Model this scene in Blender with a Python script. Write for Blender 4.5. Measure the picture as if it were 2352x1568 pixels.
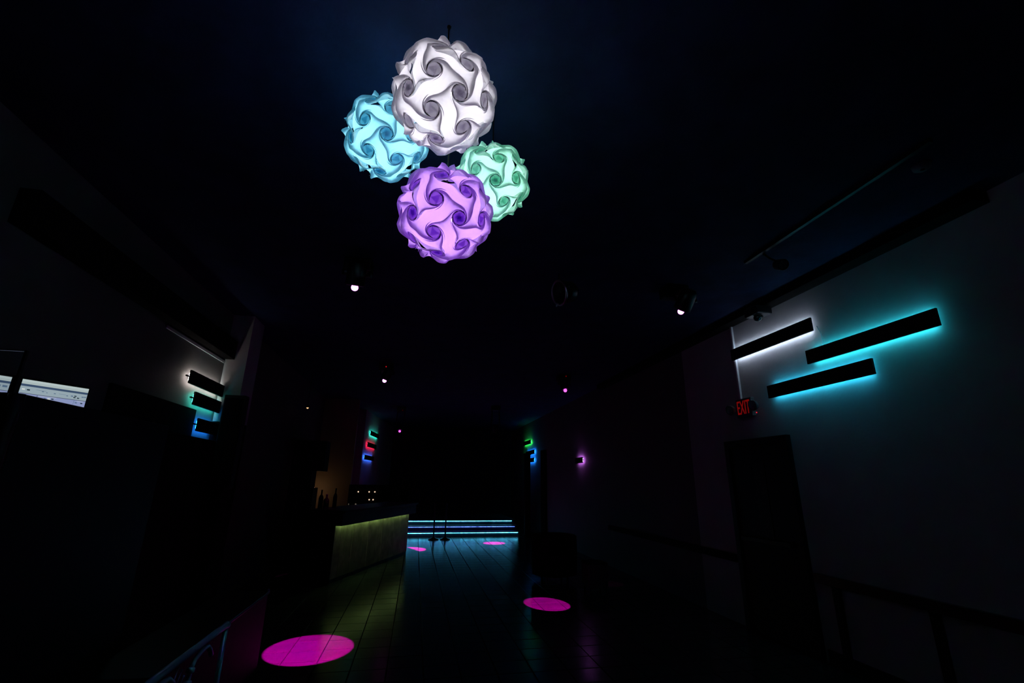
import bpy, bmesh, math, random
from mathutils import Vector, Matrix, Quaternion

for o in list(bpy.data.objects):
    bpy.data.objects.remove(o)
sc = bpy.context.scene
COL = sc.collection
random.seed(4)

# ------------------------------------------------------------------ camera
H = 1.62
CAMW = Matrix(((0.98009237, 0.0692398, 0.18607741),
               (-0.1981984, 0.28608729, 0.93748144),
               (0.01167664, -0.95569865, 0.29411519)))      # columns: right, down, forward
cd = bpy.data.cameras.new('camera')
cd.lens = 16.0
cd.sensor_width = 36.0
cd.clip_start = 0.05
cam = bpy.data.objects.new('camera', cd)
COL.objects.link(cam)
_r, _d, _f = CAMW.col[0], CAMW.col[1], CAMW.col[2]
cam.matrix_world = Matrix(((_r.x, -_d.x, -_f.x, 0), (_r.y, -_d.y, -_f.y, 0), (_r.z, -_d.z, -_f.z, H), (0, 0, 0, 1)))
sc.camera = cam

# ------------------------------------------------------------------ world / exposure
w = bpy.data.worlds.new('night')
w.use_nodes = True
w.node_tree.nodes['Background'].inputs[0].default_value = (0, 0, 0, 1)
w.node_tree.nodes['Background'].inputs[1].default_value = 0.0
sc.world = w
vs = sc.view_settings
vs.view_transform = 'Standard'
vs.look = 'None'
vs.exposure = 0.0
vs.gamma = 1.0
vs.use_curve_mapping = False
sc.cycles.use_denoising = True
sc.cycles.sample_clamp_indirect = 4.0
sc.cycles.max_bounces = 7
sc.cycles.adaptive_threshold = .015

BULB = 19.5          # radiance of the pendant bulbs
BAR = 1.0             # overall level of the wall light bars

# ------------------------------------------------------------------ materials
MATS = {}


def mat(name, col, rough=.6, spec=.5, metal=0.0, noise=0.0, nscale=8.0, bump=0.0, bscale=40.0, coat=0.0):
    if name in MATS:
        return MATS[name]
    m = bpy.data.materials.new(name)
    m.use_nodes = True
    nt = m.node_tree
    b = nt.nodes['Principled BSDF']
    b.inputs['Base Color'].default_value = (*col, 1)
    b.inputs['Roughness'].default_value = rough
    b.inputs['Specular IOR Level'].default_value = spec
    b.inputs['Metallic'].default_value = metal
    b.inputs['Coat Weight'].default_value = coat
    if noise or bump:
        geo = nt.nodes.new('ShaderNodeNewGeometry')
    if noise:
        n = nt.nodes.new('ShaderNodeTexNoise')
        n.inputs['Scale'].default_value = nscale
        n.inputs['Detail'].default_value = 5
        nt.links.new(geo.outputs['Position'], n.inputs['Vector'])
        r = nt.nodes.new('ShaderNodeValToRGB')
        r.color_ramp.elements[0].position = .3
        r.color_ramp.elements[1].position = .7
        r.color_ramp.elements[0].color = tuple(c * (1 - noise) for c in col) + (1,)
        r.color_ramp.elements[1].color = tuple(min(1, c * (1 + noise)) for c in col) + (1,)
        nt.links.new(n.outputs['Fac'], r.inputs['Fac'])
        nt.links.new(r.outputs['Color'], b.inputs['Base Color'])
    if bump:
        n2 = nt.nodes.new('ShaderNodeTexNoise')
        n2.inputs['Scale'].default_value = bscale
        n2.inputs['Detail'].default_value = 6
        nt.links.new(geo.outputs['Position'], n2.inputs['Vector'])
        bp = nt.nodes.new('ShaderNodeBump')
        bp.inputs['Strength'].default_value = bump
        bp.inputs['Distance'].default_value = .01
        nt.links.new(n2.outputs['Fac'], bp.inputs['Height'])
        nt.links.new(bp.outputs['Normal'], b.inputs['Normal'])
    MATS[name] = m
    return m


def emit(name, col, strength, dots=0.0, axis=1):
    if name in MATS:
        return MATS[name]
    m = bpy.data.materials.new(name)
    m.use_nodes = True
    nt = m.node_tree
    nt.nodes.clear()
    o = nt.nodes.new('ShaderNodeOutputMaterial')
    e = nt.nodes.new('ShaderNodeEmission')
    e.inputs[0].default_value = (*col, 1)
    e.inputs[1].default_value = strength
    nt.links.new(e.outputs[0], o.inputs[0])
    if dots:
        tc = nt.nodes.new('ShaderNodeNewGeometry')
        n = nt.nodes.new('ShaderNodeTexNoise')
        n.inputs['Scale'].default_value = dots
        n.inputs['Detail'].default_value = 3
        nt.links.new(tc.outputs['Position'], n.inputs['Vector'])
        mr = nt.nodes.new('ShaderNodeMapRange')
        mr.inputs['From Min'].default_value = .3
        mr.inputs['From Max'].default_value = .7
        mr.inputs['To Min'].default_value = strength * .35
        mr.inputs['To Max'].default_value = strength * 1.7
        nt.links.new(n.outputs['Fac'], mr.inputs['Value'])
        nt.links.new(mr.outputs['Result'], e.inputs[1])
    MATS[name] = m
    return m


def plastic(name, col, mixd=.35):
    """thin translucent plastic sheet"""
    m = bpy.data.materials.new(name)
    m.use_nodes = True
    nt = m.node_tree
    nt.nodes.clear()
    o = nt.nodes.new('ShaderNodeOutputMaterial')
    t = nt.nodes.new('ShaderNodeBsdfTranslucent')
    d = nt.nodes.new('ShaderNodeBsdfDiffuse')
    g = nt.nodes.new('ShaderNodeBsdfGlossy')
    g.inputs['Roughness'].default_value = .35
    t.inputs[0].default_value = (*col, 1)
    d.inputs[0].default_value = (*col, 1)
    mx = nt.nodes.new('ShaderNodeMixShader')
    mx.inputs[0].default_value = mixd
    m2 = nt.nodes.new('ShaderNodeMixShader')
    m2.inputs[0].default_value = .03
    nt.links.new(t.outputs[0], mx.inputs[1])
    nt.links.new(d.outputs[0], mx.inputs[2])
    nt.links.new(mx.outputs[0], m2.inputs[1])
    nt.links.new(g.outputs[0], m2.inputs[2])
    nt.links.new(m2.outputs[0], o.inputs[0])
    return m


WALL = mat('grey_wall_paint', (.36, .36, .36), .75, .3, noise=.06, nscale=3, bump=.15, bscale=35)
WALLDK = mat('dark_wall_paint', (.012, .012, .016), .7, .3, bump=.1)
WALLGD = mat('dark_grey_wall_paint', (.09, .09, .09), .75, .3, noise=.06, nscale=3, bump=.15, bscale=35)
CEIL = mat('dark_ceiling_plaster', (.014, .028, .082), .85, .2, noise=.25, nscale=4, bump=.5, bscale=14)
BLACK = mat('black_satin_paint', (.004, .004, .005), .5, .25)
BLACKM = mat('black_matte', (.004, .004, .004), .9, .1)
BLACKG = mat('black_gloss_panel', (.006, .006, .007), .28, .4)
METALK = mat('black_powdercoat_metal', (.010, .010, .012), .38, .5)
CHROME = mat('chrome', (.75, .75, .76), .36, metal=1.0)
IRON = mat('blue_green_lacquered_metal', (.35, .92, 1.0), .2, .5, metal=.4)  # cyan light on the railing put into the base colour of the metal
COUNTER = mat('dark_counter_laminate', (.004, .004, .004), .5, .2)
BOARD = mat('pale_oak_boards', (.40, .29, .20), .55, .3, noise=.35, nscale=6)
CONDUIT = mat('white_raceway_plastic', (.55, .56, .58), .4, .4)
CARPET = mat('black_upholstery', (.006, .006, .008), .9, .1)


def tile_material():
    m = bpy.data.materials.new('dark_polished_tile')
    m.use_nodes = True
    nt = m.node_tree
    b = nt.nodes['Principled BSDF']
    geo = nt.nodes.new('ShaderNodeNewGeometry')
    n = nt.nodes.new('ShaderNodeTexNoise')
    n.inputs['Scale'].default_value = 5
    n.inputs['Detail'].default_value = 6
    nt.links.new(geo.outputs['Position'], n.inputs['Vector'])
    r = nt.nodes.new('ShaderNodeValToRGB')
    r.color_ramp.elements[0].color = (.020, .019, .018, 1)
    r.color_ramp.elements[1].color = (.042, .040, .037, 1)
    nt.links.new(n.outputs['Fac'], r.inputs['Fac'])
    nt.links.new(r.outputs['Color'], b.inputs['Base Color'])
    mr = nt.nodes.new('ShaderNodeMapRange')
    mr.inputs['To Min'].default_value = .14
    mr.inputs['To Max'].default_value = .26
    nt.links.new(n.outputs['Fac'], mr.inputs['Value'])
    nt.links.new(mr.outputs['Result'], b.inputs['Roughness'])
    b.inputs['Specular IOR Level'].default_value = .45
    return m


TILE = tile_material()
GROUT = mat('dark_grout', (.006, .006, .006), .95, .1)


def floor_far_material(tx, ty, x0, y0):
    """same tile beyond the part where single tiles can be told apart: joints from a brick grid"""
    m = TILE.copy()
    m.name = 'dark_polished_tile_with_joints'
    nt = m.node_tree
    b = nt.nodes['Principled BSDF']
    geo = nt.nodes.new('ShaderNodeNewGeometry')
    sep = nt.nodes.new('ShaderNodeSeparateXYZ')
    nt.links.new(geo.outputs['Position'], sep.inputs[0])
    masks = []
    for ax, step, off in ((0, tx, x0), (1, ty, y0)):
        a = nt.nodes.new('ShaderNodeMath'); a.operation = 'SUBTRACT'; a.inputs[1].default_value = off
        nt.links.new(sep.outputs[ax], a.inputs[0])
        p = nt.nodes.new('ShaderNodeMath'); p.operation = 'PINGPONG'; p.inputs[1].default_value = step / 2
        nt.links.new(a.outputs[0], p.inputs[0])
        g = nt.nodes.new('ShaderNodeMath'); g.operation = 'GREATER_THAN'; g.inputs[1].default_value = .006
        nt.links.new(p.outputs[0], g.inputs[0])
        masks.append(g)
    mul = nt.nodes.new('ShaderNodeMath'); mul.operation = 'MULTIPLY'
    nt.links.new(masks[0].outputs[0], mul.inputs[0])
    nt.links.new(masks[1].outputs[0], mul.inputs[1])
    out = nt.nodes['Material Output']
    gd = nt.nodes.new('ShaderNodeBsdfDiffuse')
    gd.inputs[0].default_value = (.006, .006, .006, 1)
    mix = nt.nodes.new('ShaderNodeMixShader')
    nt.links.new(mul.outputs[0], mix.inputs[0])
    nt.links.new(gd.outputs[0], mix.inputs[1])
    nt.links.new(b.outputs[0], mix.inputs[2])
    nt.links.new(mix.outputs[0], out.inputs[0])
    return m


# ------------------------------------------------------------------ mesh helpers
class MB:
    def __init__(self):
        self.bm = bmesh.new()

    def box(self, x0, x1, y0, y1, z0, z1, bev=0.0):
        r = bmesh.ops.create_cube(self.bm, size=1)
        v = r['verts']
        bmesh.ops.scale(self.bm, vec=(abs(x1 - x0), abs(y1 - y0), abs(z1 - z0)), verts=v)
        bmesh.ops.translate(self.bm, vec=((x0 + x1) / 2, (y0 + y1) / 2, (z0 + z1) / 2), verts=v)
        if bev:
            e = list({ed for q in v for ed in q.link_edges})
            bmesh.ops.bevel(self.bm, geom=e, offset=bev, segments=2, affect='EDGES', profile=.5)
        return self

    def prism(self, pts, z0, z1):
        lo = [self.bm.verts.new((x, y, z0)) for x, y in pts]
        hi = [self.bm.verts.new((x, y, z1)) for x, y in pts]
        n = len(pts)
        self.bm.faces.new(lo[::-1])
        self.bm.faces.new(hi)
        for i in range(n):
            self.bm.faces.new((lo[i], lo[(i + 1) % n], hi[(i + 1) % n], hi[i]))
        return self

    def lathe(self, prof, seg=24, c=(0, 0, 0), axis=(0, 0, 1), a0=0, a1=2 * math.pi):
        q = Vector((0, 0, 1)).rotation_difference(Vector(axis))
        full = abs(a1 - a0 - 2 * math.pi) < 1e-6
        rings = []
        k = seg if full else seg + 1
        for r, z in prof:
            rings.append([self.bm.verts.new(Vector(c) + q @ Vector((r * math.cos(a0 + (a1 - a0) * i / seg), r * math.sin(a0 + (a1 - a0) * i / seg), z))) for i in range(k)])
        for a, b in zip(rings, rings[1:]):
            for i in range(seg):
                j = (i + 1) % k
                self.bm.faces.new((a[i], a[j], b[j], b[i]))
        return self

    def tube(self, pts, r, seg=10, caps=True):
        pts = [Vector(p) for p in pts]
        rs = r if isinstance(r, (list, tuple)) else [r] * len(pts)
        prev = None
        up = None
        for i, p in enumerate(pts):
            t = (pts[min(i + 1, len(pts) - 1)] - pts[max(i - 1, 0)]).normalized()
            if up is None:
                up = t.orthogonal().normalized()
            else:
                up = (up - t * up.dot(t)).normalized()
            s = t.cross(up)
            ring = [self.bm.verts.new(p + (up * math.cos(a) + s * math.sin(a)) * rs[i]) for a in [2 * math.pi * k / seg for k in range(seg)]]
            if prev:
                for k in range(seg):
                    self.bm.faces.new((prev[k], prev[(k + 1) % seg], ring[(k + 1) % seg], ring[k]))
            elif caps:
                self.bm.faces.new(ring[::-1])
            prev = ring
        if caps:
            self.bm.faces.new(prev)
        return self

    def torus(self, c, axis, R, r, seg=40, s2=10):
        q = Vector((0, 0, 1)).rotation_difference(Vector(axis))
        g = [[self.bm.verts.new(Vector(c) + q @ Vector(((R + r * math.cos(b)) * math.cos(a), (R + r * math.cos(b)) * math.sin(a), r * math.sin(b))))
              for b in [2 * math.pi * j / s2 for j in range(s2)]] for a in [2 * math.pi * i / seg for i in range(seg)]]
        for i in range(seg):
            for j in range(s2):
                self.bm.faces.new((g[i][j], g[(i + 1) % seg][j], g[(i + 1) % seg][(j + 1) % s2], g[i][(j + 1) % s2]))
        return self

    def sphere(self, c, r, sx=1, sy=1, sz=1, seg=16):
        m = Matrix.Translation(c) @ Matrix.Diagonal((sx * r, sy * r, sz * r, 1))
        bmesh.ops.create_uvsphere(self.bm, u_segments=seg, v_segments=max(6, seg // 2), radius=1, matrix=m)
        return self

    def build(self, name, m, parent=None, smooth=False, origin=None, at=None):
        bmesh.ops.recalc_face_normals(self.bm, faces=self.bm.faces)
        me = bpy.data.meshes.new(name)
        if origin is not None:
            bmesh.ops.translate(self.bm, vec=-Vector(origin), verts=self.bm.verts)
        self.bm.to_mesh(me)
        self.bm.free()
        me.materials.append(m)
        if smooth:
            for f in me.polygons:
                f.use_smooth = True
        o = bpy.data.objects.new(name, me)
        COL.objects.link(o)
        if parent is not None:
            o.parent = parent
        if origin is not None:
            o.location = origin
        if at is not None:
            o.location = at
        return o


def tag(o, label=None, cat=None, group=None, kind=None):
    if label: o['label'] = label
    if cat: o['category'] = cat
    if group: o['group'] = group
    if kind: o['kind'] = kind
    return o


def thing(name, label, cat, loc=(0, 0, 0), group=None, rotz=0.0):
    o = bpy.data.objects.new(name, None)
    o.empty_display_size = .1
    COL.objects.link(o)
    o.location = loc
    o.rotation_euler = (0, 0, rotz)
    return tag(o, label, cat, group)


def struct(name, mb, m, label, parent=None):
    o = mb.build(name, m, parent)
    o['kind'] = 'structure'
    o['label'] = label
    return o


# ------------------------------------------------------------------ room shell
XR, XL, ZC = 4.0, -2.55, 3.72
YB = -3.5
YE = 20.0
TX, TY = .32, .29
GX, GY = -.138, 5.77          # a tile joint crossing
FAR = floor_far_material(TX, TY, GX, GY)
# floor: tiles one by one where they can be told apart, jointed slab elsewhere
px0, px1 = GX - 5 * TX, GX + 8 * TX
py0, py1 = GY - 3 * TY, GY + 13 * TY
fl = MB()
for (a, b, c, d) in ((XL - .2, XR + .2, YB - .2, py0), (XL - .2, px0, py0, py1), (px1, XR + .2, py0, py1), (XL - .2, XR + .2, py1, YE + .2)):
    fl.box(a, b, c, d, -.10, 0)
floor = struct('floor', fl, FAR, 'dark polished tile floor of the club')
bed = MB().box(px0, px1, py0, py1, -.10, -.005).build('grout_bed', GROUT, floor)
tm = MB().box(-TX / 2 + .004, TX / 2 - .004, -TY / 2 + .004, TY / 2 - .004, -.006, 0, .0015)
first = None
for i in range(13):
    for j in range(16):
        c = (px0 + (i + .5) * TX, py0 + (j + .5) * TY, random.uniform(-.0006, .0004))
        if first is None:
            first = tm.build('tile', TILE, floor)
            t = first
        else:
            t = bpy.data.objects.new('tile', first.data)
            COL.objects.link(t)
            t.parent = floor
        t.location = c
        t.rotation_euler = (random.gauss(0, .0016), random.gauss(0, .0016), 0)

ceiling = struct('ceiling', MB().box(XL - .2, XR + .2, YB - .2, YE + .2, ZC, ZC + .15), CEIL, 'dark plaster ceiling of the club')
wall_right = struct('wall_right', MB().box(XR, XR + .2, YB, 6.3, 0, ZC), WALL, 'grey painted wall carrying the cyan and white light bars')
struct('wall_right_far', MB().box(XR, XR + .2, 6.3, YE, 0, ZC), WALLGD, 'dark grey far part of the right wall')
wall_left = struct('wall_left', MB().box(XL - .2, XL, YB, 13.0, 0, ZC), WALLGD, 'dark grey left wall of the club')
wall_back = struct('wall_back', MB().box(XL - .2, XR + .2, YE, YE + .2, 0, ZC), WALLDK, 'black wall at the far end behind the stage')
wall_rear = struct('wall_rear', MB().box(XL - .2, XR + .2, YB - .2, YB, 0, ZC), WALLDK, 'dark wall behind the camera')
# splayed wall at the left of the stage
SA = math.radians(7.0)
sp0 = Vector((-1.66, 14.9))
sdir = Vector((math.sin(SA), math.cos(SA)))
snor = Vector((math.cos(SA), -math.sin(SA)))
sp1 = sp0 + sdir * 5.0
wall_stage = struct('wall_stage', MB().prism([(sp0.x, sp0.y), (sp1.x, sp1.y), (sp1.x - .9, sp1.y), (sp0.x - .9, sp0.y)], 0, ZC), WALL, 'splayed grey wall left of the stage with teal red blue bars')
wall_bar = struct('wall_bar', MB().box(XL, -1.66, 13.0, 13.15, 0, ZC), mat('tan_wall_paint', (.34, .27, .19), .7, .3), 'tan wall behind the bar')
# piers and trims
struct('wall_pier', MB().box(XL, XL + .26, 6.38, 6.8, 2.3, ZC), WALL, 'pale upper part of the pier at the end of the left light bars')
struct('wall_pier_base', MB().box(XL, XL + .26, 6.38, 6.8, 0, 2.3), BLACKM, 'black lower part of the pier beside the left light bars')
struct('trim_1', MB().box(XR - .16, XR, 2.15, 9.5, 3.625, ZC), BLACKM, 'black boxed beam under the ceiling along the right wall')
struct('trim_2', MB().box(XL, XL + .12, 3.0, 6.36, 3.10, 3.34), BLACKM, 'black boxed beam along the left wall')
struct('trim_3', MB().box(XL, XL + .012, 4.9, 6.36, 3.045, 3.075), mat('pale_trim_paint', (.42, .42, .45), .6), 'thin pale trim under the left beam')
wl = MB().box(XL, XL + .10, 2.5, 6.38, 0, 2.055)
struct('trim_4', wl, BLACKM, 'black panelling on the lower left wall')
r1 = struct('trim_5', MB().box(XR - .05, XR, YB, 4.33, .70, .785, .004), BLACKG, 'black chair rail on the right wall beside the door')
struct('trim_6', MB().box(XR - .05, XR, 5.5, 9.5, .70, .785, .004), BLACKM, 'matte black chair rail on the right wall past the door')
for k, y in enumerate((.6, 1.9, 3.2, 4.08)):
    struct('trim_%d' % (7 + k), MB().box(XR - .035, XR, y, y + .07, .12, .70, .003), BLACK, 'black upright of the wall panelling right of the door, %s' % ('first', 'second', 'third', 'fourth, nearest the door')[k])
struct('baseboard_right', MB().box(XR - .025, XR, YB, 4.33, 0, .12, .003), BLACK, 'black baseboard of the right wall')
struct('trim_12', MB().box(XR - .08, XR, 14.3, 14.75, 0, 2.6), BLACKM, 'black pilaster on the right wall by the stage')

# door in the right wall
dr = thing('door_1', 'black door with a narrow glass strip under the exit sign', 'door', (XR, 4.9, 0))
dr['kind'] = 'structure'
if 'category' in dr: del dr['category']
DY = 4.915


def dpart(name, x0, x1, y0, y1, z0, z1, m, bev=.003, parent=dr):
    return MB().box(x0 - XR, x1 - XR, y0 - 4.9, y1 - 4.9, z0, z1, bev).build(name, m, parent)


dpart('door_frame', XR - .06, XR, 4.38, 4.46, 0, 2.15, BLACK)
dpart('door_frame', XR - .06, XR, 5.37, 5.45, 0, 2.15, BLACK)
dpart('door_head', XR - .06, XR, 4.46, 5.37, 2.07, 2.15, BLACK)
lf = dpart('door_leaf', XR - .035, XR, 4.46, 5.37, .01, 2.07, BLACK)
dpart('glass_strip', XR - .040, XR - .034, 4.80, 4.99, 1.02, 1.86, mat('dark_green_glass', (.012, .018, .012), .5, .3), .001)
ph = dpart('push_bar', XR - .09, XR - .06, 4.52, 5.30, .98, 1.03, METALK, .006)
dpart('bracket', XR - .065, XR - .034, 4.56, 4.60, .985, 1.025, METALK, .002, dr)
dpart('bracket', XR - .065, XR - .034, 5.22, 5.26, .985, 1.025, METALK, .002, dr)

# stage with three lit steps
stage = thing('stage', 'low stage with three steps edged in glowing cyan and blue', 'stage', (1.0, 15.0, 0))
SX0, SX1 = -1.25, 3.26
LEDC = emit('cyan_white_step_led', (.08, .62, 1.0), 5.2, dots=14)
LEDB = emit('blue_step_led', (.10, .22, 1.0), 2.6, dots=14)
STEPM = mat('dark_blue_step_laminate', (.035, .04, .06), .4, .4)
for k in range(3):
    y = 15.0 + .3 * k
    z1 = .145 * (k + 1)
    st = MB().box(SX0 - 1.0, SX1 - 1.0, y - 15 + .03, 3.2 if k == 2 else y - 15 + .36, .145 * k, z1 - .03).build('step_riser', STEPM, stage)
    st = MB().box(SX0 - 1.0, SX1 - 1.0 + .02, y - 15, 3.2 if k == 2 else y - 15 + .36, z1 - .03, z1, .004).build('step_tread', STEPM, stage)
    MB().box(SX0 - 1.0, SX1 - 1.0 - (.10 - .04 * (2 - k)), y - 15 + .006, y - 15 + .022, z1 - .048, z1 - .030).build('led_strip', LEDB if k == 1 else LEDC, stage)

# ------------------------------------------------------------------ pendant lamps (30 interlocking plastic sheets each)
PHI = (1 + 5 ** .5) / 2


def icosa():
    v = []
    for a in (-1, 1):
        for b in (-PHI, PHI):
            v += [Vector((0, a, b)), Vector((a, b, 0)), Vector((b, 0, a))]
    return [x.normalized() for x in v]


ICO = icosa()
PAR = dict(n=60, eu=.165, ev=.045, ec=.85, ed=.45, s=.265, rm=.225, a=.135, b=.012, t0=.05, base=-.03, ord=.016)


def swirl(p, V, L, amt, rmin):
    r = max(1e-6, V.angle(p))
    if r >= L:
        return p
    ang = amt * (L / max(r, rmin) - 1) ** 1.96
    if r < rmin:
        ang += math.copysign(.45, amt) * (1 - r / rmin)
    return Quaternion(V, ang) @ p


def panel_mesh(name):
    P = PAR
    a = ICO[0]
    c = [k for k in ICO if k is not a and k.dot(a) > .4][0]
    b, d = [(a + c + k).normalized() for k in ICO if k is not a and k is not c and k.dot(a) > .4 and k.dot(c) > .4]
    n = (a + c).normalized()
    if (b - a).cross(c - a).dot(n) < 0:
        b, d = d, b
    L = a.angle(b)
    g = [v / v.dot(n) for v in (a, b, c, d)]
    N = P['n']
    vs_, fs = [], []

    def grade(i):
        t = -1 + 2 * i / N
        return math.sin(t * math.pi / 2) * .8 + t * .2

    def wgt(t, t0):
        x = min(1, max(0, (abs(t) - t0) / (1 - t0)))
        return x * x

    for j in range(N + 1):
        for i in range(N + 1):
            u0, v0 = grade(i), grade(j)
            cn = abs(u0 * v0) ** 3
            u = u0 * (1 + P['eu'] + P['ec'] * cn)
            v = v0 * (1 + P['ev'] + P['ed'] * cn)
            q = (g[0] * (1 - u) * (1 - v) + g[1] * (1 + u) * (1 - v) + g[2] * (1 + u) * (1 + v) + g[3] * (1 - u) * (1 + v)) / 4
            p = q.normalized()
            for V in (a, c): p = swirl(p, V, L, -P['s'], P['rm'] * L)
            for V in (b, d): p = swirl(p, V, L, P['s'], P['rm'] * L)
            rv = min(V.angle(p) for V in (a, b, c, d)) / L
            near = min(1, max(0, (rv - .17) / .28))
            near = near * near * (3 - 2 * near)
            h = P['base'] + P['a'] * wgt(v, P['t0']) * near - P['b'] * wgt(u, .45) * near + P['ord'] * (abs(v) - abs(u))
            vs_.append(p * (1 + h))
    for j in range(N):
        for i in range(N):
            k = j * (N + 1) + i
            fs.append((k, k + 1, k + N + 2, k + N + 1))
    me = bpy.data.meshes.new(name)
    me.from_pydata(vs_, [], fs)
    me.update()
    for f in me.polygons:
        f.use_smooth = True
    return me, a, c


PANEL, PA, PC = panel_mesh('shade_panel')


def panel_rots(a, c):
    def frame(x, y):
        z = (x + y).normalized()
        e = (y - x).normalized()
        return Matrix((e, z.cross(e), z)).transposed()
    F0 = frame(a, c).transposed()
    return [frame(ICO[i], ICO[j]) @ F0 for i in range(12) for j in range(i + 1, 12) if ICO[i].dot(ICO[j]) > .4]


ROTS = panel_rots(PA, PC)


def lamp_orientation(centre, p1, p2):
    """the same hang for every ball: two five-fold swirls face p1 and p2 as seen from the entrance side"""
    wv = (Vector((0, 0, H)) - centre).normalized()
    rv = Vector((0, 0, 1)).cross(wv).normalized()
    uv = wv.cross(rv)
    A = rv * p1[0] + uv * p1[1] + wv * math.sqrt(1 - p1[0] ** 2 - p1[1] ** 2)
    B = rv * p2[0] + uv * p2[1] + wv * math.sqrt(1 - p2[0] ** 2 - p2[1] ** 2)
    e1 = (A + B).normalized(); e2 = (B - A); e2 = (e2 - e1 * e2.dot(e1)).normalized(); e3 = e1.cross(e2)
    f1 = (PA + PC).normalized(); f2 = (PC - PA).normalized(); f3 = f1.cross(f2)
    return Matrix((e1, e2, e3)).transposed() @ Matrix((f1, f2, f3))


WHITE_C = Vector((0.0062, 1.69, 3.2805))
HANG = lamp_orientation(WHITE_C, (.24, .16), (-.675, .11))


def pendant(label, centre, R, sheet, bulbcol, strength, turn=0.0, cable=None):
    t = thing('pendant_lamp', label, 'pendant lamp', centre, 'cluster of spiral puzzle pendant lamps')
    me = PANEL.copy()
    me.materials.append(sheet)
    Q = Matrix.Rotation(turn, 3, 'Z') @ HANG
    for q in ROTS:
        o = bpy.data.objects.new('shade_panel', me)
        COL.objects.link(o)
        o.parent = t
        o.matrix_local = (Q @ q).to_4x4() @ Matrix.Diagonal((R, R, R, 1))
    be = emit('bulb_' + sheet.name, bulbcol, strength)
    bl = MB().sphere((0, 0, -.01), .06, seg=16).build('bulb', be, t, True)
    MB().lathe([(.001, .048), (.018, .048), (.02, .06), (.022, .065), (.022, .10), (.008, .12), (.004, .125), (.001, .125)], 16).build('socket', METALK, t, True)
    top = ZC - centre[2]
    MB().tube([(0, 0, .12), (0, 0, top * .6), (0.0, 0, top - .005)], .0035, 8).build('cord', BLACK, t)
    MB().lathe([(.001, top - .016), (.007, top - .014), (.010, top - .006), (.010, top), (.001, top)], 16).build('ceiling_hook', BLACK, t, True)
    return t


pendant('large white spiral puzzle pendant lamp, topmost of the cluster', WHITE_C, .216, plastic('white_sheet', (.86, .84, .91)), (1, .98, 1), BULB * 1.0)
pendant('violet spiral puzzle pendant lamp, lowest of the cluster', Vector((.0486, 1.928, 2.8361)), .207, plastic('violet_sheet', (.68, .42, .95)), (.92, .76, 1.0), BULB * 1.15)
pendant('cyan blue spiral puzzle pendant lamp left of the white one', Vector((-.2797, 2.1059, 3.3664)), .203, plastic('cyan_sheet', (.42, .79, .91)), (.72, .95, 1), BULB * 1.25, math.radians(-14))
pendant('mint green spiral puzzle pendant lamp behind the violet one', Vector((.291, 2.0743, 3.1603)), .186, plastic('mint_sheet', (.52, .88, .76)), (.85, 1, .95), BULB * 1.0, math.radians(-22))

# ------------------------------------------------------------------ wall light bars
BARM = mat('black_bar_casing', (.003, .003, .003), .75, .15)


def light_bar(label, origin, along, normal, length, col, lev, group, hgt=.145, nub=True, end=True):
    """casing held off the wall, LED strip around its back edge.  origin = near lower corner on the wall"""
    ang = math.atan2(along[1], along[0])
    t = thing('wall_light_bar', label, 'wall light', origin, group, ang)
    s = 1.0 if Vector((-math.sin(ang), math.cos(ang))).dot(Vector(normal[:2])) > 0 else -1.0
    name = 'led_' + '_'.join('%d' % round(c * 100) for c in col) + '_%d' % round(lev * 10)
    em = emit(name, col, lev * BAR)
    off, dep = .042, .022

    def b(nm, x0, x1, y0, y1, z0, z1, m, bev=0):
        return MB().box(x0, x1, s * y0, s * y1, z0, z1, bev).build(nm, m, t)
    b('casing', 0, length, off, off + dep, 0, hgt, BARM, .002)
    i = .010
    b('led_strip', .05, length - .05, off - .006, off, i, i + .010, em)
    b('led_strip', .05, length - .05, off - .006, off, hgt - i - .010, hgt - i, em)
    if end:
        b('led_strip', .012, .022, off - .006, off, .03, hgt - .03, em)
    b('mounting_bracket', length * .25, length * .25 + .03, 0, off, hgt * .35, hgt * .65, BARM)
    b('mounting_bracket', length * .75, length * .75 + .03, 0, off, hgt * .35, hgt * .65, BARM)
    if nub:
        b('end_clip', -.05, .0, off - .012, off + .004, hgt * .46, hgt * .56, BARM)
    return t


CY = (.03, .66, .82)
XB = XR - 0.0
g = 'light bars on the grey right wall'
light_bar('black wall bar with cool white glow, highest on the right wall', (XB, 3.79, 3.16), (0, 1), (-1, 0), 1.29, (.66, .78, 1.0), 27, g, nub=False, end=False)
light_bar('longest black wall bar with cyan glow, nearest the right edge', (XB, 2.64, 2.83), (0, 1), (-1, 0), 1.285, CY, 29, g, nub=False, end=False)
light_bar('black wall bar with cyan glow beside the exit sign', (XB, 3.24, 2.575), (0, 1), (-1, 0), 1.30, (.03, .58, .90), 27, g, nub=False, end=False)
g = 'light bars on the left wall'
light_bar('black wall bar with warm white glow above the green one', (XL, 5.47, 2.605), (0, 1), (1, 0), .90, (1.0, .86, .80), 36, g)
light_bar('black wall bar with sea green glow between white and blue', (XL, 5.66, 2.40), (0, 1), (1, 0), .71, (.03, .80, .62), 34, g)
light_bar('black wall bar with blue glow, lowest on the left wall', (XL, 5.87, 2.13), (0, 1), (1, 0), .50, (.01, .22, 1.0), 42, g)
g = 'light bars beside the stage'
so = sp0 + snor * 0.0
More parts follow.
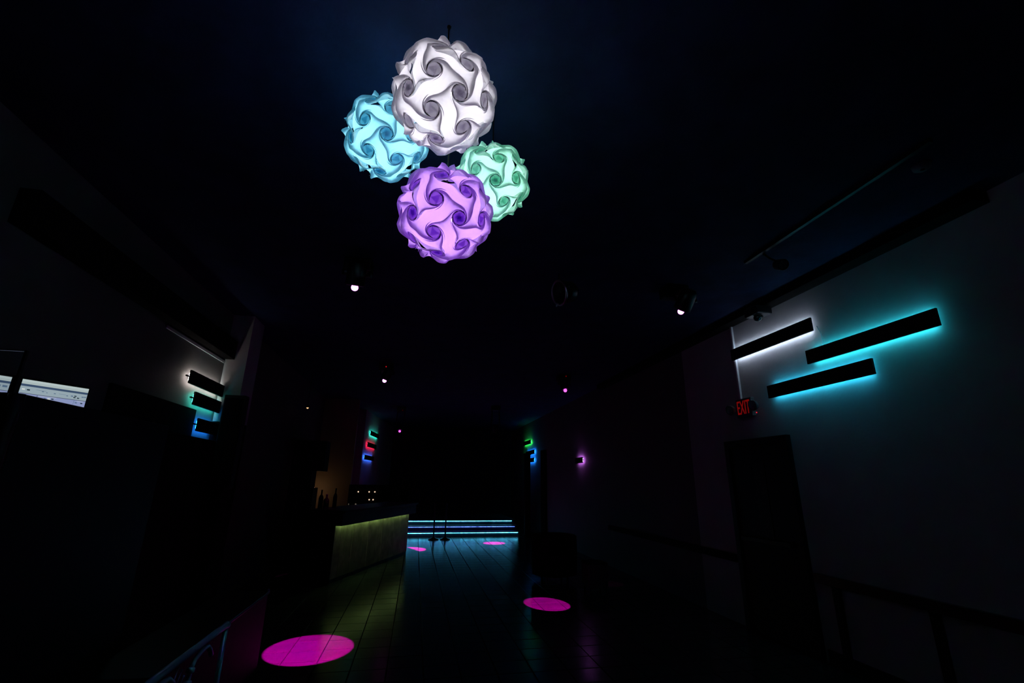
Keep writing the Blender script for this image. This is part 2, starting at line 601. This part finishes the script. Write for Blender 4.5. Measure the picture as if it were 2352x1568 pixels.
for lab, d, z, col, lev in (('small distant teal glowing bar left of the stage, top of three', .62, 3.00, (.02, .85, .62), 22),
                            ('small distant red glowing bar left of the stage, middle of three', .35, 2.62, (1.0, .01, .05), 22),
                            ('small distant blue glowing bar left of the stage, lowest of three', .12, 2.22, (.03, .15, 1.0), 30)):
    p = so + sdir * d
    light_bar(lab, (p.x, p.y, z), tuple(sdir), tuple(snor), 1.3, col, lev, g, hgt=.14)
light_bar('small distant green glowing bar right of the stage', (XR, 16.2, 2.93), (0, 1), (-1, 0), 1.2, (.03, .85, .08), 70, g, hgt=.14)
light_bar('small distant blue glowing bar right of the stage, under the green one', (XR, 15.66, 2.55), (0, 1), (-1, 0), 1.3, (.01, .20, 1.0), 90, g, hgt=.14)
light_bar('small distant blue glowing bar right of the stage, lowest', (XR, 15.72, 2.28), (0, 1), (-1, 0), 1.3, (.01, .20, 1.0), 90, g, hgt=.14)
light_bar('small distant purple glowing bar alone on the right wall', (XR, 10.88, 2.075), (0, 1), (-1, 0), .52, (.70, .18, 1.0), 60, g, hgt=.14)

# raceway and cables on the right wall
tag(MB().box(XR - .028, XR, 5.05, 5.08, 2.64, 3.625, .003).build('cable_raceway', CONDUIT), 'thin white cable raceway running up from the exit sign', 'raceway')
tag(MB().tube([(XR - .03, 3.76, 3.20), (XR - .012, 3.745, 3.12), (XR - .012, 3.745, 3.02), (XR - .02, 3.75, 2.95)], .005, 8).build('power_cable', CONDUIT), 'short pale cable between the white and the longest cyan bar', 'cable')

# ------------------------------------------------------------------ exit sign
ex = thing('exit_sign', 'red EXIT sign with two emergency lamp heads above the door', 'exit sign', (XR, 4.985, 2.54))
REDL = emit('exit_red', (.13, .002, .002), 1.0)
MB().box(-.055, 0, -.14, .14, -.12, .11, .008).build('housing', mat('grey_sign_housing', (.12, .12, .125), .5, .4), ex)
cu = bpy.data.curves.new('exit_text', 'FONT')
cu.body = 'EXIT'
cu.size = .175
cu.extrude = .002
cu.align_x = 'CENTER'
cu.align_y = 'CENTER'
tmp = bpy.data.objects.new('tmp_text', cu)
COL.objects.link(tmp)
dg = bpy.context.evaluated_depsgraph_get()
tme = bpy.data.meshes.new_from_object(tmp.evaluated_get(dg))
bpy.data.objects.remove(tmp)
xs = [v.co.x for v in tme.vertices]
ys = [v.co.y for v in tme.vertices]
sx = .225 / (max(xs) - min(xs))
sy = .165 / (max(ys) - min(ys))
cx_, cy_ = (max(xs) + min(xs)) / 2, (max(ys) + min(ys)) / 2
for v in tme.vertices:
    v.co = Vector((-.057 + v.co.z, -(v.co.x - cx_) * sx, (v.co.y - cy_) * sy))
tme.materials.clear()
tme.materials.append(REDL)
tx_ = bpy.data.objects.new('lettering', tme)
COL.objects.link(tx_)
tx_.parent = ex
for yy in (-.215, .205):
    hd = MB().lathe([(.001, 0), (.045, 0), (.062, .03), (.066, .055), (.06, .06)], 24, (-.055, yy, 0), (-1, -.15, -.25)).build('lamp_head', mat('grey_lamp_head', (.10, .10, .11), .4, .4), ex, True)
    MB().lathe([(.058, .052), (.04, .062), (.001, .067)], 24, (-.055, yy, 0), (-1, -.15, -.25)).build('lens', mat('clear_lens', (.16, .18, .2), .08, .6), hd, True)
MB().sphere((-.058, -.215, -.095), .007, seg=10).build('indicator_led', emit('red_led', (1, .02, .04), .9), ex)

# ------------------------------------------------------------------ ceiling spotlights
MAG = emit('magenta_spot_lens', (1.0, .30, 1.0), 3.5)
MAGD = emit('magenta_far_lens', (1.0, .08, .9), 3.0)
REDS = emit('red_led_small', (1, .01, .02), .8)
REDF = emit('red_led_faint', (1, .0, .0), .12)


def spotlight(label, lens, led, target, half, power, em, redm, rad=.034, sunk=0.0):
    lens = Vector(lens)
    t = thing('spotlight', label, 'spotlight', (lens.x, lens.y, ZC), 'magenta ceiling spotlights')
    org = Vector((lens.x, lens.y, ZC))
    L = lens - org
    d = (Vector(target) - lens).normalized()
    bs = MB().box(-.13, .13, -.0, .20, -.13, 0, .012).build('base', METALK, t)
    MB().sphere(Vector(led) - org + Vector((0, -.0, 0)), .009 if redm is REDS else .012, seg=10).build('status_led', redm, bs)
    sd = d.cross(Vector((0, 0, 1)))
    sd = sd.normalized() if sd.length > .05 else Vector((1, 0, 0))
    piv = L - d * .12
    for s in (-1, 1):
        MB().tube([Vector((s * .10, .10, -.12)), piv + Vector((s * .125, 0, .04)), piv + Vector((s * .125, 0, 0)), piv + Vector((s * .085, 0, 0))], .014, 8).build('yoke_arm', METALK, t, True)
    MB().lathe([(.001, -.25), (.06, -.25), (.085, -.21), (.09, -.02), (.075, -.012), (.06, -.012), (.055, -.02), (.001, -.02)], 24, L, d).build('head', METALK, t, True)
    MB().lathe([(rad * .6, -.02), (rad * .9, rad * .15 - .012), (rad, rad * .6 - .012), (rad * .95, rad * .9 - .012), (rad * .7, rad * 1.3 - .012), (rad * .35, rad * 1.5 - .012), (.001, rad * 1.55 - .012)], 20, L - d * (rad * .1 + sunk), d).build('lens', em, t, True)
    ld = bpy.data.lights.new('spot_beam', 'SPOT')
    ld.energy = power
    ld.color = (1.0, .0, .72)
    ld.spot_size = 2 * half
    ld.spot_blend = .12
    ld.shadow_soft_size = .004
    lo = bpy.data.objects.new('spot_beam', ld)
    COL.objects.link(lo)
    lo.parent = t
    lo.matrix_local = Matrix.Translation(L + d * (rad * 1.4 + .02)) @ d.to_track_quat('-Z', 'Y').to_matrix().to_4x4()
    return t


spotlight('brightly lit magenta ceiling spotlight below the violet lamp, left of centre', (-.708, 4.28, 3.40), (-.684, 4.27, 3.631), (-.92, 5.52, 0), math.radians(6.9), 7000, MAG, REDS)
spotlight('brightly lit magenta ceiling spotlight near the right wall bars', (2.68, 4.15, 3.40), (2.712, 4.14, 3.612), (1.91, 6.87, 0), math.radians(4.0), 8500, MAG, REDS)
spotlight('small distant magenta spotlight above the bar', (-.70, 8.65, 3.40), (-.695, 8.64, 3.661), (-2.0, 9.4, 0), math.radians(4), 60, MAG, REDS, .038)
spotlight('small distant magenta spotlight right of centre', (2.84, 8.71, 3.40), (2.863, 8.70, 3.69), (3.3, 8.0, 0), math.radians(4), 30, MAGD, REDF)
spotlight('unlit looking black spotlight with a faint red dot over the stage front', (2.14, 13.0, 2.93), (2.1408, 12.99, 3.111), (2.23, 13.4, 0), math.radians(6.2), 16000, MAGD, REDF, .03, .05)
f5 = spotlight('tiny farthest magenta spotlight above the stage', (-.566, 14.0, 3.0), (-.53, 13.99, 3.62), (-.02, 12.46, 0), math.radians(6.5), 20000, MAGD, REDF, .03)

# ------------------------------------------------------------------ track light, ceiling fittings
tk = thing('track_light', 'black ceiling track with one spot head along the right wall', 'track light', (3.03, 2.8, ZC))
MB().box(-.018, .018, -1.0, .72, -.03, 0, .003).build('track', METALK, tk)
MB().tube([(.02, .50, -.03), (.05, .47, -.09), (.12, .45, -.13)], .010, 8).build('arm', METALK, tk, True)
dd = Vector((-.15, -.85, -.45)).normalized()
MB().lathe([(.001, -.12), (.035, -.12), (.048, -.09), (.052, .0), (.046, .004), (.042, -.01), (.001, -.012)], 24, (.14, .42, -.17), dd).build('spot_head', METALK, tk, True)
MB().lathe([(.040, -.008), (.001, -.004)], 20, (.14, .42, -.17), dd).build('lens', mat('grey_lens', (.10, .11, .12), .25, .5), tk, True)

ps = thing('surveillance_camera', 'black bracketed camera under the beam above the white bar', 'camera', (3.80, 4.34, 3.62))
MB().box(-.10, .10, -.06, .06, -.02, .0, .004).build('mounting_plate', METALK, ps)
MB().box(-.11, .09, -.12, .10, -.12, -.02, .012).build('housing', METALK, ps)
MB().lathe([(.05, 0), (.052, .03), (.04, .05), (.02, .06), (.001, .062)], 20, (-.01, -.0, -.12), (0, -.4, -1)).build('dome', mat('smoked_dome', (.02, .025, .03), .1, .6), ps, True)

db = thing('par_can', 'round black stage can with a shiny rim hanging under the ceiling', 'stage light', (1.33, 4.2, ZC))
ax = Vector((-.93, -.25, -.25)).normalized()
cc = Vector((0, 0, -.215))
MB().lathe([(.001, -.20), (.07, -.20), (.11, -.15), (.125, .0), (.118, .0), (.10, -.02), (.001, -.03)], 32, cc, ax).build('can', METALK, db, True)
MB().torus(cc, ax, .127, .013).build('rim', CHROME, db, True)
MB().tube([(0, 0, 0), (0, 0, -.04), (.02, .11, -.10), (.02, .13, -.2)], .01, 8).build('yoke', METALK, db, True)
MB().tube([(-.02, -.02, -.35), (-.05, -.06, -.365), (-.055, -.07, -.40)], .008, 8).build('cable_clip', CHROME, db, True)

sm = thing('smoke_detector', 'pale round detector on the dark ceiling above the track', 'smoke detector', (3.24, 2.02, ZC))
MB().lathe([(.001, -.035), (.035, -.035), (.05, -.025), (.055, 0), (.001, 0)], 24).build('cover', mat('grey_detector', (.18, .18, .2), .5), sm, True)
MB().lathe([(.001, -.042), (.012, -.040), (.014, -.034), (.001, -.034)], 12).build('sensor_cap', METALK, sm, True)

# ------------------------------------------------------------------ DJ booth, monitor, acrylic guard
bt = thing('dj_booth', 'tall black booth at the left edge in front of the monitor', 'booth', (-2.1, 2.3, 0))
BX0, BX1, BY0, BY1 = -.44, .40, .015, 1.3
MB().box(BX0, BX1, BY0, BY0 + .04, 0, 1.96, .004).build('front_panel', BLACK, bt)
MB().box(BX1 - .04, BX1, BY0 + .04, BY1, 0, 1.96, .004).build('side_panel', BLACK, bt)
MB().box(BX0, BX1 - .04, BY0 + .04, BY1, 1.52, 1.56, .003).build('desk', BLACK, bt)
MB().box(BX0, BX1 - .04, BY1 - .03, BY1, 0, 1.56, .003).build('back_panel', BLACK, bt)
MB().tube([(BX1 - .0, BY0 + .0, 0), (BX1 - .0, BY0 + .0, 1.955)], .028, 14).build('corner_post', METALK, bt, True)

mon_r = Vector((-1.85, 2.97))
mdir = Vector((-.545, -.838)).normalized()
mon = thing('monitor', 'wide monitor showing a pale software toolbar behind the booth', 'monitor', (mon_r.x + mdir.x * .31, mon_r.y + mdir.y * .31, 1.56), None, math.atan2(-mdir.y, -mdir.x))
# local x: along the screen to the right, local y: away from the viewer
MZ1 = 2.093 - 1.56


def screen_material():
    m = bpy.data.materials.new('software_window_glow')
    m.use_nodes = True
    nt = m.node_tree
    nt.nodes.clear()
    o = nt.nodes.new('ShaderNodeOutputMaterial')
    e = nt.nodes.new('ShaderNodeEmission')
    e.inputs[1].default_value = .80
    nt.links.new(e.outputs[0], o.inputs[0])
    tc = nt.nodes.new('ShaderNodeTexCoord')
    sp = nt.nodes.new('ShaderNodeSeparateXYZ')
    nt.links.new(tc.outputs['Object'], sp.inputs[0])
    mr = nt.nodes.new('ShaderNodeMapRange')
    mr.inputs['From Min'].default_value = MZ1 - .36
    mr.inputs['From Max'].default_value = MZ1
    nt.links.new(sp.outputs[2], mr.inputs['Value'])
    r = nt.nodes.new('ShaderNodeValToRGB')
    r.color_ramp.interpolation = 'CONSTANT'
    bands = [(0, (.30, .36, .62)), (.800, (.08, .10, .16)), (.806, (.36, .46, .52)), (.905, (.05, .09, .17)), (.935, (.50, .60, .60)), (.955, (.42, .52, .54)), (.962, (.55, .66, .66))]
    els = r.color_ramp.elements
    els[0].position = 0; els[0].color = (*bands[0][1], 1)
    els[1].position = bands[1][0]; els[1].color = (*bands[1][1], 1)
    for p, c in bands[2:]:
        q = els.new(p)
        q.color = (*c, 1)
    nt.links.new(mr.outputs['Result'], r.inputs['Fac'])
    nt.links.new(r.outputs['Color'], e.inputs[0])
    return m


MB().box(-.318, .318, .004, .035, MZ1 - .375, MZ1 + .012, .004).build('casing', BLACK, mon)
scr = MB().box(-.31, .31, .0, .005, MZ1 - .36, MZ1).build('screen', screen_material(), mon)
MB().box(-.03, .03, .035, .06, .01, MZ1 - .2, .003).build('stand_neck', METALK, mon)
MB().box(-.12, .12, -.06, .12, 0, .012, .003).build('stand_foot', METALK, mon)
ICD = emit('icon_dark', (.02, .05, .07), .5)
ICM = emit('icon_mid', (.16, .26, .40), .6)
ICL = emit('icon_light', (.75, .82, .80), .8)
dots = [(.06, .018 + .033, ICD, .006), (.118, .05, ICM, .004), (.135, .053, ICM, .003), (.168, .052, ICM, .004), (.222, .054, ICM, .004), (.243, .052, ICM, .005), (.258, .050, ICD, .005),
        (.2555, .058, ICD, .005), (.272, .059, ICD, .005), (.291, .050, ICM, .005), (.302, .049, ICM, .005), (.165, .082, ICD, .005), (.15, .083, ICL, .006), (.134, .083, ICM, .004), (.268, .085, ICM, .005), (.293, .085, ICD, .005),
        (.04, .050, ICL, .006), (-.03, .049, ICM, .009), (-.055, .049, ICM, .009), (-.08, .048, ICM, .008)]
for x, dz, m, s in dots:
    MB().box(x - s, x + s, -.0012, .0003, MZ1 - dz - s * .55, MZ1 - dz + s * .55, .0008).build('screen_icon', m, scr)
for x0, x1, dz, m in ((.09, .13, .046, ICM), (.185, .215, .050, ICM), (.105, .18, .0745, ICL), (.27, .30, .0755, ICL), (.10, .1015, .085, ICD), (.2565, .2575, .085, ICM)):
    h_ = .0006 if x1 - x0 > .01 else .0115
    MB().box(x0, x1, -.001, .0003, MZ1 - dz - h_, MZ1 - dz + h_).build('screen_line', m, scr)

ag = thing('acrylic_guard', 'clear acrylic guard with thin edges on top of the booth', 'guard', (-2.1, 2.335, 1.96))
acr = bpy.data.materials.new('clear_acrylic')
acr.use_nodes = True
nt = acr.node_tree
nt.nodes.clear()
oo = nt.nodes.new('ShaderNodeOutputMaterial'); tr = nt.nodes.new('ShaderNodeBsdfTransparent'); gl = nt.nodes.new('ShaderNodeBsdfGlossy'); mx = nt.nodes.new('ShaderNodeMixShader')
gl.inputs['Roughness'].default_value = .05
tr.inputs[0].default_value = (.93, .94, .95, 1)
mx.inputs[0].default_value = .04
nt.links.new(tr.outputs[0], mx.inputs[1]); nt.links.new(gl.outputs[0], mx.inputs[2]); nt.links.new(mx.outputs[0], oo.inputs[0])
MB().box(-.44, .366, -.003, .003, .0, .186).build('pane', acr, ag)
MB().box(-.44, .366, -.004, .004, .186, .190).build('top_edge', mat('pale_acrylic_edge', (.45, .47, .5), .3), ag)
MB().box(.362, .372, -.006, .006, 0, .19).build('edge_post', BLACK, ag)
MB().box(.355, .378, -.012, .012, 0, .075).build('clamp', BLACK, ag)

# black panel and loudspeaker on the left wall
tag(MB().box(XL + .0, XL + .03, 4.3, 5.84, 2.06, 2.365, .003).build('wall_panel', BLACKM), 'flat black panel on the left wall below the sea green bar', 'panel')
lsp = thing('loudspeaker', 'black loudspeaker box on the pier beside the left light bars', 'loudspeaker', (XL + .28, 6.38, 1.7))
MB().box(-.15, .10, -.13, 0, -.2, .92, .01).build('cabinet', BLACK, lsp)
MB().box(-.13, .08, -.138, -.128, -.16, .88, .003).build('grille', BLACKM, lsp)
MB().lathe([(.10, 0), (.09, -.01), (.04, -.012), (.001, 0)], 24, (-.025, -.138, .12), (0, -1, 0)).build('woofer_ring', METALK, lsp, True)

# ------------------------------------------------------------------ bar counter
b0 = Vector((-1.26, 8.62)); b1 = Vector((-.10, 11.72))
bd = (b1 - b0).normalized(); bn = Vector((bd.y, -bd.x))          # bn points to the room
blen = (b1 - b0).length
bc = thing('bar_counter', 'dark bar counter with vertical boards lit yellow green from above', 'bar counter', (b0.x, b0.y, 0), None, math.atan2(bd.y, bd.x))
# local x along the front, local -y towards the room
MB().box(0, blen, .02, .55, 0, .90).build('carcass', BLACK, bc)
nb = 16
bwid = blen / nb
bme = None
for k in range(nb):
    if bme is None:
        o = MB().box(.003, bwid - .003, 0, .02, .06, .90, .003).build('front_board', BOARD, bc)
        bme = o.data
    else:
        o = bpy.data.objects.new('front_board', bme)
        COL.objects.link(o)
        o.parent = bc
    o.location = (k * bwid, random.uniform(-.003, .002), 0)
MB().box(0, blen, .01, .03, 0, .06).build('kick_board', BLACK, bc)
MB().box(-.10, blen + .05, -.20, .60, 1.08, 1.125, .008).build('counter_top', COUNTER, bc)
MB().box(-.10, blen + .02, -.16, -.12, .885, 1.08, .004).build('fascia', COUNTER, bc)
MB().box(-.10, -.06, -.12, .55, .885, 1.08, .004).build('end_fascia', COUNTER, bc)
MB().box(.02, blen - .02, -.026, -.014, .912, .926).build('led_strip', emit('yellow_green_led', (.36, .74, .24), 28.0, dots=9), bc)
MB().box(0, blen, -.040, -.035, .886, .936).build('led_lip', BLACK, bc)  # added strip that keeps the LED out of the floor reflection
MB().box(0, blen, -.12, .02, .935, .95).build('led_shelf', BLACK, bc)
MB().box(0, blen, .02, .04, .90, 1.08).build('back_rail', BLACK, bc)
MB().box(-.02, 0.0, .0, .55, 0, .90, .003).build('end_panel', BLACK, bc)

BOT = mat('dark_bottle_glass', (.012, .010, .006), .12, .5)


def bottle(label, p, h, r):
    t = thing('bottle', label, 'bottle', p, 'bottles on the bar')
    MB().lathe([(.001, 0), (r, .0), (r, h * .55), (r * .8, h * .66), (r * .36, h * .75), (r * .34, h * .95), (.001, h * .95)], 16).build('glass_body', BOT, t, True)
    MB().lathe([(r * .40, h * .93), (r * .40, h), (.001, h)], 12).build('cap', METALK, t, True)


for k, (sx_, lab, h_, r_) in enumerate(((.15, 'dark bottle on the bar counter, nearest the camera', .32, .04), (.33, 'squat dark bottle second along the bar counter', .24, .05), (.62, 'slim dark bottle third along the bar counter', .34, .036))):
    p = b0 + bd * sx_ - bn * .42
    bottle(lab, (p.x, p.y, 1.125), h_, r_)

# back bar cabinet, shelf with tiny warm lights
cb = thing('liquor_cabinet', 'tall black stepped cabinet behind the near end of the bar', 'cabinet', (-2.15, 10.6, 0))
MB().box(-.38, .20, -.25, .25, 0, 1.02, .006).build('base_unit', BLACK, cb)
MB().box(-.38, .11, -.22, .25, 1.02, 1.45, .006).build('middle_unit', BLACK, cb)
MB().box(-.38, .26, -.22, .25, 1.78, 2.4, .006).build('upper_unit', BLACK, cb)
MB().box(-.38, .04, -.22, .25, 1.45, 1.78, .004).build('back_unit', BLACK, cb)

sh = thing('back_bar_shelf', 'black back bar shelf unit carrying rows of tiny warm lights', 'shelf', (-.95, 12.72, 0))
MB().box(-.70, .80, 0, .25, 0, .95, .004).build('base_cabinet', BLACK, sh)
for z in (.98, 1.09, 1.28):
    MB().box(-.70, .80, 0, .25, z - .012, z + .012, .003).build('shelf_board', BLACK, sh)
for x in (-.70, .78):
    MB().box(x, x + .02, 0, .25, .95, 1.5, .002).build('side_panel', BLACK, sh)
MB().box(-.70, .80, .22, .25, .95, 1.5, .002).build('back_panel', BLACK, sh)
WRM = emit('warm_tiny_light', (1.0, .72, .48), .85)
WRMF = emit('warm_faint_light', (1.0, .8, .6), .12)
names = [((-1.422, 1.326), 'leftmost tiny warm light on the top shelf of the back bar', WRM), ((-1.154, 1.328), 'middle tiny warm light on the top shelf of the back bar', WRM), ((-1.013, 1.329), 'right tiny warm light on the top shelf of the back bar', WRM),
         ((-1.134, 1.138), 'left tiny warm light on the middle shelf of the back bar', WRM), ((-1.038, 1.138), 'right tiny warm light on the middle shelf of the back bar', WRM),
         ((-1.634, 1.03), 'faint tiny light on the low shelf, leftmost of three', WRMF), ((-1.455, 1.03), 'faint tiny light on the low shelf, middle of three', WRMF), ((-1.199, 1.03), 'faint tiny light on the low shelf, rightmost of three', WRMF)]
for (x, z), lab, m in names:
    zb = {1: 1.292, 2: 1.102, 3: .992}[1 if z > 1.25 else 2 if z > 1.08 else 3]
    t = thing('tea_light', lab, 'light', (x, 12.80, zb), 'tiny lights on the back bar')
    MB().lathe([(.001, 0), (.022, 0), (.024, .012), (.001, .012)], 14).build('cup', METALK, t, True)
    MB().sphere((0, 0, .034), .018, seg=12).build('glow', m, t, True)

wl_ = thing('warm_wall_lamp', 'small warm lamp glowing low on the tan wall behind the bar', 'lamp', (-2.49, 12.62, 1.30))  # added source, kept out of view by the cabinet, warms the tan wall
MB().lathe([(.001, 0), (.04, 0), (.05, .1), (.03, .14), (.001, .14)], 16).build('shade', emit('warm_lamp_shade', (1.0, .56, .28), 5), wl_, True)
MB().box(-.02, .02, .03, .15, .04, .08, .003).build('bracket', METALK, wl_)
dl = thing('ceiling_downlight', 'single small warm downlight above the far end of the bar', 'downlight', (-2.28, 9.98, ZC))
MB().tube([(0, 0, 0), (0, 0, -.66)], .008, 8).build('stem', METALK, dl)
MB().lathe([(.001, -.64), (.04, -.645), (.05, -.70), (.045, -.70), (.03, -.66)], 18).build('shade', METALK, dl, True)
MB().sphere((0, 0, -.70), .022, seg=12).build('bulb', emit('warm_down_bulb', (1.0, .6, .3), .9), dl, True)

# ------------------------------------------------------------------ stanchions, post
for lab, (x, y) in (('left one of two thin black stanchion posts before the stage', (.61, 14.3)), ('right one of two thin black stanchion posts before the stage', (.94, 14.28))):
    t = thing('stanchion', lab, 'stanchion', (x, y, 0), 'stanchions before the stage')
    MB().lathe([(.001, 0), (.15, 0), (.152, .012), (.11, .03), (.045, .055), (.025, .08), (.001, .08)], 28).build('base', BLACK, t, True)
    MB().tube([(0, 0, .06), (0, 0, .94)], .022, 14).build('pole', BLACK, t, True)
    MB().lathe([(.001, .93), (.03, .93), (.034, .96), (.03, .99), (.012, 1.0), (.001, 1.0)], 18).build('cap', BLACK, t, True)
sp = thing('stage_post', 'square black post standing at the right end of the stage', 'post', (3.50, 14.85, 0))
MB().box(-.085, .085, -.085, .085, 0, 2.45, .006).build('shaft', BLACKM, sp)
MB().box(-.12, .12, -.12, .12, 0, .06, .006).build('foot', BLACKM, sp)
MB().box(-.11, .11, -.11, .11, 2.45, 2.50, .006).build('head', BLACKM, sp)

# ------------------------------------------------------------------ low partition, railing
lp = thing('low_partition', 'low black partition with gloss side next to the magenta pool', 'partition', (-1.27, 4.0, 0))
MB().box(-.38, 0, -.9, 1.08, 0, .60, .006).build('body', mat('dark_gloss_laminate', (.008, .008, .009), .65, .15), lp)
MB().box(-.392, .012, -.912, 1.092, .60, .625, .006).build('cap', BLACKG, lp)
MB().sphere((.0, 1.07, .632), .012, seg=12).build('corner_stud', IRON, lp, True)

rl = thing('railing', 'blue green metal railing with curled bars at the lower left', 'railing', (-.95, 2.6, 0))


def ry(y): return y - 2.6


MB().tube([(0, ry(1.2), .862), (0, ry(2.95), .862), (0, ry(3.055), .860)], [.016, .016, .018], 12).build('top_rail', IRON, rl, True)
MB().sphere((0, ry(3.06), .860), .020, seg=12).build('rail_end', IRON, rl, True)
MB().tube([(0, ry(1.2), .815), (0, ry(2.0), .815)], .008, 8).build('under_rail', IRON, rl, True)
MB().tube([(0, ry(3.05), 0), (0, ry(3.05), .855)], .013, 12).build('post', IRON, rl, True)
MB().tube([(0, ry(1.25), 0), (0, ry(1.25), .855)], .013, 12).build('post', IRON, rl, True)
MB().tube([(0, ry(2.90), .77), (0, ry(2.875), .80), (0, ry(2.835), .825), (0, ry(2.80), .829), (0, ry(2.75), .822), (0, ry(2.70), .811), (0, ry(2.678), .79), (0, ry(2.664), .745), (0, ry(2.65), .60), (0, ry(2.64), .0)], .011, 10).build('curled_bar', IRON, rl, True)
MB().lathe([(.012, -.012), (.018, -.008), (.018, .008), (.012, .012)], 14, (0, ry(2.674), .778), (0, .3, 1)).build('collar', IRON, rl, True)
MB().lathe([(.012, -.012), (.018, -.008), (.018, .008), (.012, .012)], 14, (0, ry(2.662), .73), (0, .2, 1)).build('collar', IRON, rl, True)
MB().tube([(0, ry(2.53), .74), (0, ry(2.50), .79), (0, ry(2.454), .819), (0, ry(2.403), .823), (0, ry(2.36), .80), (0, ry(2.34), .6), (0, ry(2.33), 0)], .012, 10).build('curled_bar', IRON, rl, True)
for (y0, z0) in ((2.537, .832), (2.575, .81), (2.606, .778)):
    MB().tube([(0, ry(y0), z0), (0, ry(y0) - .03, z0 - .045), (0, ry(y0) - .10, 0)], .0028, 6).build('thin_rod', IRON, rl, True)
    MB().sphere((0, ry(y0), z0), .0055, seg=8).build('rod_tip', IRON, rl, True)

# ------------------------------------------------------------------ lounge seats at the right
tc_ = thing('tub_chair', 'black tub armchair standing in the dark right of the aisle', 'armchair', (2.45, 8.35, 0))
MB().lathe([(.30, .10), (.385, .12), (.40, .45), (.395, .72), (.37, .74), (.33, .72), (.31, .42), (.30, .10)], 30, a0=math.radians(-60), a1=math.radians(240)).build('shell', CARPET, tc_, True)
MB().lathe([(.001, .10), (.30, .10), (.31, .38), (.29, .43), (.001, .44)], 28).build('seat_cushion', CARPET, tc_, True)
for a in range(4):
    MB().tube([(.25 * math.cos(a * math.pi / 2 + .78), .25 * math.sin(a * math.pi / 2 + .78), 0), (.25 * math.cos(a * math.pi / 2 + .78), .25 * math.sin(a * math.pi / 2 + .78), .11)], .02, 10).build('leg', METALK, tc_)
ot = thing('cube_stool', 'small dark cube stool on short legs near the tub chair', 'stool', (2.86, 7.5, 0))
MB().box(-.16, .16, -.16, .16, .07, .40, .015).build('cushion_block', mat('dark_plum_vinyl', (.03, .02, .035), .5, .4), ot)
MB().box(-.165, .165, -.165, .165, .40, .43, .012).build('top_pad', CARPET, ot)
for a, b in ((-1, -1), (1, -1), (1, 1), (-1, 1)):
    MB().box(a * .13 - .015, a * .13 + .015, b * .13 - .015, b * .13 + .015, 0, .07, .002).build('leg', METALK, ot)
